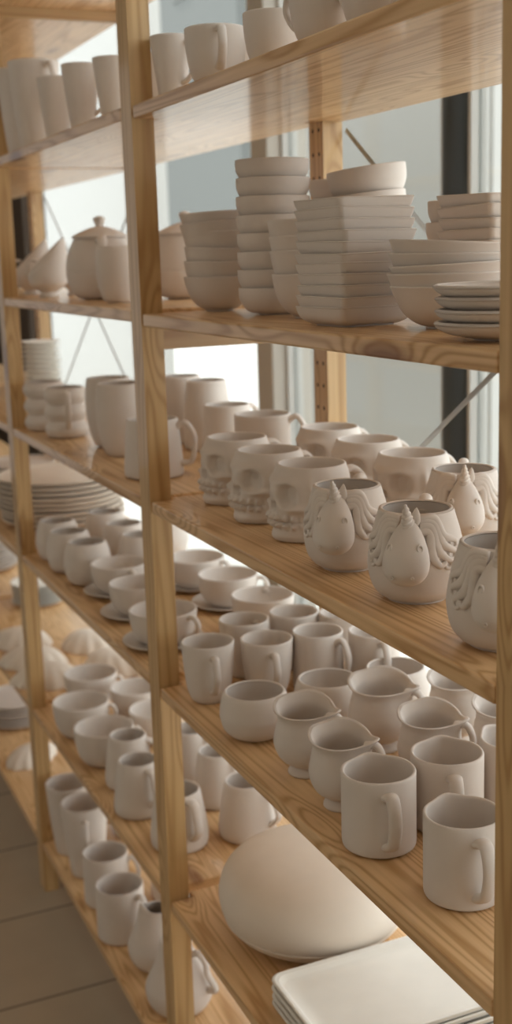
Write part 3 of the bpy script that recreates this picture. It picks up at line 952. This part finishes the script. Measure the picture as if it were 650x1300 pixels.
def pinch(x, y, z, R, H):
    u = z / H
    w = max(0.0, (u - 0.72) / 0.28) ** 1.5
    th = math.atan2(y, x)
    sp = math.exp(-((PI - abs(th)) / 0.24) ** 2)
    sd = math.exp(-((PI - abs(th) - 0.55) / 0.28) ** 2)
    k = 1 + w * (0.065 * sp - 0.035 * sd)
    return x * k, y * k, z + H * w * (0.010 * sp - 0.006 * sd + 0.006 * math.cos(2 * th))
spm = handled('spouted_mug', 'cyl', 0.0378, 0.0815, dict(r_top=.0378, z_top=.066, r_bot=.0378, z_bot=.015, out=.0185, w=.0070, t=.0040), 0.0034, N=72, deform=pinch)
place(spm, (0.576, 0.049, Z4), D(-13), 'cylindrical spouted mug at the shelf front right of the creamers', 'mug')
place(spm, (0.571, 0.133, Z4), D(-22), 'cylindrical spouted mug in the middle row between two others', 'mug')
place(spm, (0.696, 0.070, Z4), D(-8), 'cylindrical spouted mug nearest the right post, lowest in the row', 'mug', scale=(.97, .97, 1.02))
place(spm, (0.572, 0.217, Z4), D(20), 'spouted mug at the back, half hidden by the right post', 'mug')
place(spm, (0.700, 0.160, Z4), D(20), 'spouted mug behind the right post', 'mug')

# cups and saucers
def saucer_mesh(name='saucer'):
    return simple(name, 'saucer', 0.060, 0.011, 0.0028, N=56)
sau = saucer_mesh()
tea = handled('teacup', 'cup', 0.0500, 0.054, dict(r_top=.0485, z_top=.046, r_bot=.044, z_bot=.016, out=.017, w=.0048, t=.0034), 0.003)
for i, (x, y, z, rz, R, lab) in enumerate([
        (-0.430, 0.092, Z['t3'], 8, 1.0, 'farthest of the three front cups left of the middle post'),
        (-0.287, 0.080, Z['t3'], 8, .97, 'middle of the three front cups left of the middle post'),
        (-0.122, 0.066, Z['t3'], 30, 1.05, 'nearest front cup, half behind the middle post'),
        (-0.400, 0.226, Z['t3'], 40, 1.05, 'cup far back, just right of the middle post'),
        (-0.262, 0.232, Z['t3'], 55, 1.02, 'cup at the back, its handle before the bright window'),
        (-0.118, 0.232, Z['t3'], 150, 1.0, 'wide cup at the back just behind the tapered mugs')]):
    place(sau, (x - .002, y, z), 0, 'round saucer under the ' + lab, 'saucer', scale=(1.06, 1.06, 1))
    place(tea, (x, y, z + 0.0032), D(rz), 'wide teacup on a saucer, ' + lab, 'cup', scale=(R, R, 1))

egg = simple('egg_cup_tumbler', 'egg', 0.0450, 0.0785, 0.0032)
for x, y, lab in ((-0.737, 0.061, 'farthest in the front row of three'), (-0.633, 0.057, 'in the middle of the front row'), (-0.529, 0.063, 'nearest in the front row, beside the cup and saucer'),
                  (-0.767, 0.170, 'farthest in the back row'), (-0.643, 0.170, 'in the middle of the back row'), (-0.533, 0.168, 'nearest in the back row, left of the middle post'),
                  (-0.655, 0.262, 'at the very back under the bright gap')):
    place(egg, (x, y, Z['t3']), 0, 'egg shaped tumbler, ' + lab, 'tumbler', scale=(.97, .97, 1))

# fifth board, second bay: wide cups and barrel mugs
Z5 = Z['t4']
bc = handled('wide_cup', 'cup', 0.0553, 0.071, dict(r_top=.0545, z_top=.060, r_bot=.050, z_bot=.025, out=.014, w=.005, t=.0034), 0.0034)
for x, y, rz, sc, lab in ((-0.617, 0.056, 60, 1, 'wide cup at the front nearest the left post'), (-0.470, 0.058, 75, 1, 'wide cup at the front left of the barrel mugs'),
                          (-0.765, 0.118, 60, 1, 'wide cup at the far end by the left post'), (-0.650, 0.180, 60, .95, 'pale wide cup in the back row, farther one'),
                          (-0.520, 0.176, 60, .93, 'pale wide cup in the back row beside the middle post')):
    place(bc, (x, y, Z5), D(rz), lab, 'cup', scale=sc)
bar = handled('barrel_mug', 'wide', 0.0428, 0.093, dict(r_top=.0330, z_top=.083, r_bot=.0405, z_bot=.022, out=.017, w=.0075, t=.0036, style='ear'), 0.0034)
for x, y, rz, sc, lab in ((-0.360, 0.070, 60, 1, 'barrel mug between the wide cup and its nearer twin'), (-0.250, 0.052, 15, 1.0, 'barrel mug just left of the middle post'),
                          (-0.112, 0.073, 12, 1.08, 'barrel mug half hidden by the middle post, right side lit'), (-0.092, 0.182, 35, 1.08, 'barrel mug beside the big lens shaped vase'),
                          (-0.222, 0.184, 30, 1.0, 'barrel mug with grey interior behind the front pair'), (-0.335, 0.180, 30, 1.0, 'barrel mug at the back, seen past the middle post')):
    place(bar, (x, y, Z5), D(rz), lab, 'mug', scale=(sc, sc, 1))

# lowest board, second bay
Z6 = Z['t5']
tl = handled('tall_mug', 'tall', 0.0468, 0.152, dict(r_top=.044, z_top=.125, r_bot=.036, z_bot=.05, out=.018, w=.0055, t=.0036), 0.0034)
place(tl, (-0.742, 0.050, Z6), D(100), 'tall tapered mug nearest the left post on the lowest board', 'mug')
place(tl, (-0.636, 0.054, Z6), D(-14), 'tall tapered mug on the lowest board, slim handle facing the viewer', 'mug')
place(tl, (-0.752, 0.180, Z6), D(60), 'tall mug behind the others at the far end of lowest board', 'mug')
cm = handled('cylinder_mug', 'cyl', 0.0436, 0.102, dict(r_top=.0436, z_top=.086, r_bot=.0436, z_bot=.03, out=.018, w=.006, t=.004, style='loop'), 0.0034)
place(cm, (-0.512, 0.058, Z6), D(60), 'cylinder mug on the lowest board, behind its nearer twin', 'mug')
place(cm, (-0.384, 0.046, Z6), D(30), 'cylinder mug on the lowest board beside the pear shaped jugs', 'mug')
place(cm, (-0.470, 0.180, Z6), D(30), 'cylinder mug in the back row of the lowest board', 'mug')
def pear_def(x, y, z, R, H):
    u = z / H
    w = max(0, (u - .75) / .25)
    th = math.atan2(y, x)
    sp = math.exp(-((PI - abs(th)) / 0.5) ** 2)
    return x * (1 + .35 * w * sp), y, z + H * .10 * w * sp
pj = handled('pear_jug', 'pear', 0.0560, 0.108, dict(r_top=.0255, z_top=.100, r_bot=.050, z_bot=.045, out=.026, w=.0065, t=.0045, style='loop'), 0.0034, deform=pear_def)
place(pj, (-0.266, 0.080, Z6), D(70), 'pear shaped jug on lowest board, farther of the two', 'jug')
place(pj, (-0.134, 0.068, Z6), D(40), 'pear shaped jug crossing behind the middle post, open neck at right', 'jug')
bw = simple('bowl', 'cup', 0.052, 0.055, 0.0032)
place(bw, (0.110, 0.085, Z6), 0, 'pale bowl at the bottom edge right of the middle post', 'bowl')

# ------------------------------------------------------------------ second board: stacks
def stack(proto, x, y, z, n, sp, what, cat, tail, rz=0, jit=0.0015, tilt=0.0, sc=None, z_list=None, tdir=None):
    for k in range(n):
        zz = z_list[k] if z_list else sp * k
        nm = ('bottom ' if k == 0 else 'topmost ' if k == n - 1 else ORD[k] + ' ')
        t = (random.uniform(-tilt, tilt), random.uniform(-tilt, tilt)) if k else (0, 0)
        if tdir and k in tdir:
            t = tdir[k]
        up = abs(t[0]) * 0.03 + abs(t[1]) * 0.03
        suffix = '' if k in (0, n - 1) else ' from the bottom'
        place(proto, (x + random.uniform(-jit, jit), y + random.uniform(-jit, jit), z + zz), rz + random.uniform(-.02, .02) * (1 if jit else 0),
              nm + what + suffix + ' ' + tail, cat, what + 's ' + tail, tilt=t, scale=sc)

big_b = simple('bowl', 'bowl', 0.0470, 0.046, 0.0022, N=56, foot=0.0018)
stack(big_b, 0.069, 0.103, S2, 6, 0, 'wide bowl', 'bowl', 'in the stack beside the middle post', tilt=0.03, z_list=[0, .019, .0365, .0585, .070, .0815], tdir={2: (-.05, .03), 3: (.02, .01), 4: (.06, -.03), 5: (.03, -.03)})
small_b = simple('small_bowl', 'sbowl', 0.0442, 0.0330, 0.0020, N=56, foot=0.0015)
stack(small_b, 0.218, 0.114, S2, 8, 0.0213, 'small bowl', 'bowl', 'in the tallest round stack', tilt=0.012, jit=.0006)
deep_b = simple('deep_bowl', 'bowl', 0.0410, 0.050, 0.0022, N=56, foot=0.0015)
stack(deep_b, 0.326, 0.104, S2, 4, 0, 'deep bowl', 'bowl', 'in the short stack behind the square plates', tilt=0.02, z_list=[0, .026, .0420, .0590])
# square plates
sq_out = rounded_rect(1, 1, 0.13, 5)
PR['square'] = [(.66, 0), (.70, .06), (.86, .27), (.930, .48), (.975, .75), (1, 1)]
sq = simple('square_plate', 'square', 0.0448, 0.0198, 0.0018, outline=sq_out, foot=0.0012)
for k in range(11):
    nm = 'bottom' if k == 0 else 'topmost' if k == 10 else ORD[k]
    place(sq, (0.4856 + random.uniform(-.0012, .0012), 0.0795 + random.uniform(-.0012, .0012), S2 + 0.01045 * k), 0.0997 + random.uniform(-.025, .025),
          nm + ' square plate' + ('' if k in (0, 10) else ' from the bottom') + ' in the tall front stack', 'plate', 'square plates in the tall front stack',
          tilt=(random.uniform(-.02, .02), random.uniform(-.02, .02)) if k else None)
for k in range(10):
    nm = 'bottom' if k == 0 else 'topmost' if k == 9 else ORD[k]
    place(sq, (0.503 + random.uniform(-.0012, .0012), 0.236 + random.uniform(-.0012, .0012), S2 + 0.0118 * k), 0.08 + random.uniform(-.02, .02),
          nm + ' square plate' + ('' if k in (0, 9) else ' from the bottom') + ' in the back stack by the right post', 'plate', 'square plates in the back stack by the right post',
          tilt=(random.uniform(-.02, .02), random.uniform(-.02, .02)) if k else None)
PR['open'] = [(.40, 0), (.42, .05), (.60, .16), (.77, .36), (.89, .64), (1, 1)]
rb = simple('shallow_bowl', 'open', 0.0545, 0.0400, 0.0019, N=60, foot=0.0018)
stack(rb, 0.602, 0.113, S2, 5, 0, 'shallow bowl', 'bowl', 'in the stack right of the square plates', jit=.0022, tdir={2: (.03, -.02), 3: (-.015, .01), 4: (-.05, .03)}, z_list=[0, .0115, .0195, .0290, .0395])
rp = simple('plate', 'plate', 0.0590, 0.0155, 0.0060, N=60, foot=0.0015)
stack(rp, 0.757, 0.070, S2, 4, 0.0098, 'round plate', 'plate', 'in the low stack at the right post', tilt=0.006)
bb = simple('serving_bowl', 'sbowl', 0.0475, 0.044, 0.0026, N=56, foot=0.0015)
stack(bb, 0.262, 0.222, S2, 5, 0, 'serving bowl', 'bowl', 'in the back stack before the window', z_list=[0, .032, .064, .096, .126],
      tdir={3: (0.085, -0.035), 4: (0.11, -0.045)}, jit=.001)
stack(small_b, 0.160, 0.240, S2, 6, 0.0255, 'small bowl', 'bowl', 'in the back stack by the back post', tilt=0.01, sc=(1.0, 1.0, 1.05))

stack(small_b, 0.425, 0.238, S2, 5, 0.0225, 'small bowl', 'bowl', 'in the back stack between plates and window', sc=(.72, .72, 1.0), tilt=.01)

# ------------------------------------------------------------------ lens shaped vase and trays
Z7 = Z['s5']
lens = empty('lens_vase')
V, F = solid([(0.0, 0), (.40, 0), (.45, .015), (.66, .06), (.84, .16), (.935, .262), (.952, .292), (.935, .300)], 0.129, 0.124, 96, 6)
mesh_obj('base', V, F, M_CLAY_WARM, lens)
V, F = solid([(.935, .301), (.955, .312), (.985, .40), (1, .52), (.985, .63), (.93, .76), (.82, .87), (.64, .945), (.42, .982), (.2, .997), (0, 1)], 0.129, 0.124, 96, 6)
mesh_obj('cover', V, F, M_CLAY_WARM, lens)
place(lens, (0.206, 0.152, Z7), D(20), 'large smooth lens shaped vase lying flat beside the trays', 'vase')
tray_out = rounded_rect(1.0, 1.55, 0.20, 7)
def tray():
    hx = 0.083
    V, F = hollow([(.86, 0), (.895, .08), (.945, .5), (1, 1)], hx, 0.0150, 0.0034, outline=tray_out, foot=0.0)
    # raise: flat floor to the wall
    return mesh_obj('tray', V, F, M_CLAY_PALE)
tr = tray()
for k in range(4):
    nm = ['bottom', 'second', 'third', 'topmost'][k]
    place(tr, (0.4195 + 0.0010 * (k % 2), 0.1520, Z7 + 0.0104 * k), random.uniform(-.008, .008),
          nm + ' pale rectangular tray' + (' from the bottom' if 0 < k < 3 else '') + ' in the stack right of the lens vase', 'tray')
for k in range(3):
    place(tr, (0.640 + 0.002 * k, 0.1520, Z7 + 0.0104 * k), 0, ['bottom', 'middle', 'topmost'][k] + ' pale tray of the stack at the right post, bottom right', 'tray')

# ------------------------------------------------------------------ far bays
great = simple('great_plate', 'plate', 0.140, 0.022, 0.004, mat=M_CLAY_WARM, N=64)
stack(great, -1.075, 0.158, Z['t3'], 9, 0.0115, 'great round plate', 'plate', 'in the broad stack beyond the left frame', jit=.003)
fp = simple('dinner_plate', 'plate', 0.095, 0.017, 0.004, N=48)
stack(fp, -1.36, 0.125, Z['t3'], 9, 0.0105, 'dinner plate', 'plate', 'in the stack at the left edge, mid height', jit=.002)
PR['dish'] = [(.5, 0), (.6, .12), (.86, .6), (1, 1)]
sp_ = simple('side_plate', 'dish', 0.0520, 0.0110, 0.0026, mat=M_CLAY_PALE, N=40)
stack(sp_, -1.50, 0.236, Z['t2'], 10, 0.0124, 'side plate', 'plate', 'in the far stack above the bubble mugs', jit=.0015)
stack(fp, -1.52, 0.110, Z['t5'], 6, 0.0105, 'dinner plate', 'plate', 'in the low stack near the floor at left', jit=.002)
stack(fp, -2.02, 0.150, Z['t4'], 10, 0.0105, 'dinner plate', 'plate', 'in the stack of the farthest bay', jit=.002)
stack(sp_, -1.58, 0.205, Z['t4'], 6, 0.0100, 'side plate', 'plate', 'in the pale stack beyond the leaf bowls', jit=.0015, sc=(1.4, 1.4, 1))

def leaf_bowl():
    """upturned fluted leaf bowl: ribs run from a raised point"""
    out = []
    N = 72
    V, F = [], []
    rings = []
    prof = [(1.0, 0), (1.02, .04), (.97, .25), (.82, .55), (.60, .80), (.35, .94), (.15, .99), (.01, 1)]
    for p in catmull([(a, b, 0) for a, b in prof], 4):
        ring = []
        for i in range(N):
            a = 2 * PI * i / N
            s = 1 + 0.05 * math.cos(11 * a) * p.x
            ex = 1 + 0.30 * math.exp(-((a if a < PI else a - 2 * PI) / 0.5) ** 2)
            rr = 0.060 * p.x * s * ex
            ring.append((rr * math.cos(a) * 1.25, rr * math.sin(a) * 0.92, p.y * 0.045))
        rings.append(ring)
    V, F = loft(rings)
    return mesh_obj('leaf_bowl', V, F, M_CLAY_WARM)
lf = leaf_bowl()
for x, y, rz, lab in ((-0.935, 0.075, 250, 'upturned fluted bowl crossing behind the left post'), (-1.065, 0.075, 240, 'upturned fluted bowl at the left edge, lower one'),
                      (-0.960, 0.220, 30, 'upturned fluted bowl right of the left post, nearer one'), (-1.125, 0.215, 40, 'upturned fluted bowl right of the left post, farther one'),
                      (-1.225, 0.080, 240, 'upturned fluted bowl at the left edge, upper one')):
    place(lf, (x, y, Z['t4']), D(rz), lab, 'bowl', scale=(.9, .9, 1.05))
place(lf, (-1.235, 0.078, Z['t5']), D(120), 'small fluted dish alone on the lowest board beyond the left frame', 'dish', scale=(.85, .85, .9))

# ------------------------------------------------------------------ repeats carry a common group
tally = {}
for o in COL.objects:
    if o.parent is None and 'label' in o and 'group' not in o:
        base = o.name.split('.')[0]
        if base in ('shelf_board', 'shelf_side_frame', 'cross_brace', 'building'):
            key = {'shelf_board': 'pine boards of the rack', 'shelf_side_frame': 'side frames of the rack', 'cross_brace': 'cross braces behind the rack',
                   'building': 'buildings outside'}[base]
        else:
            zz = o.location.z
            names = [(1.5, 'top board'), (1.24, 'second board'), (0.99, 'third board'), (0.73, 'fourth board'), (0.40, 'fifth board'), (0.0, 'lowest board')]
            lev = next(n for h, n in names if zz >= h)
            key = base.replace('_', ' ') + 's on the ' + lev
        tally.setdefault(key, []).append(o)
for key, obs in tally.items():
    if len(obs) > 1:
        for o in obs:
            o['group'] = key
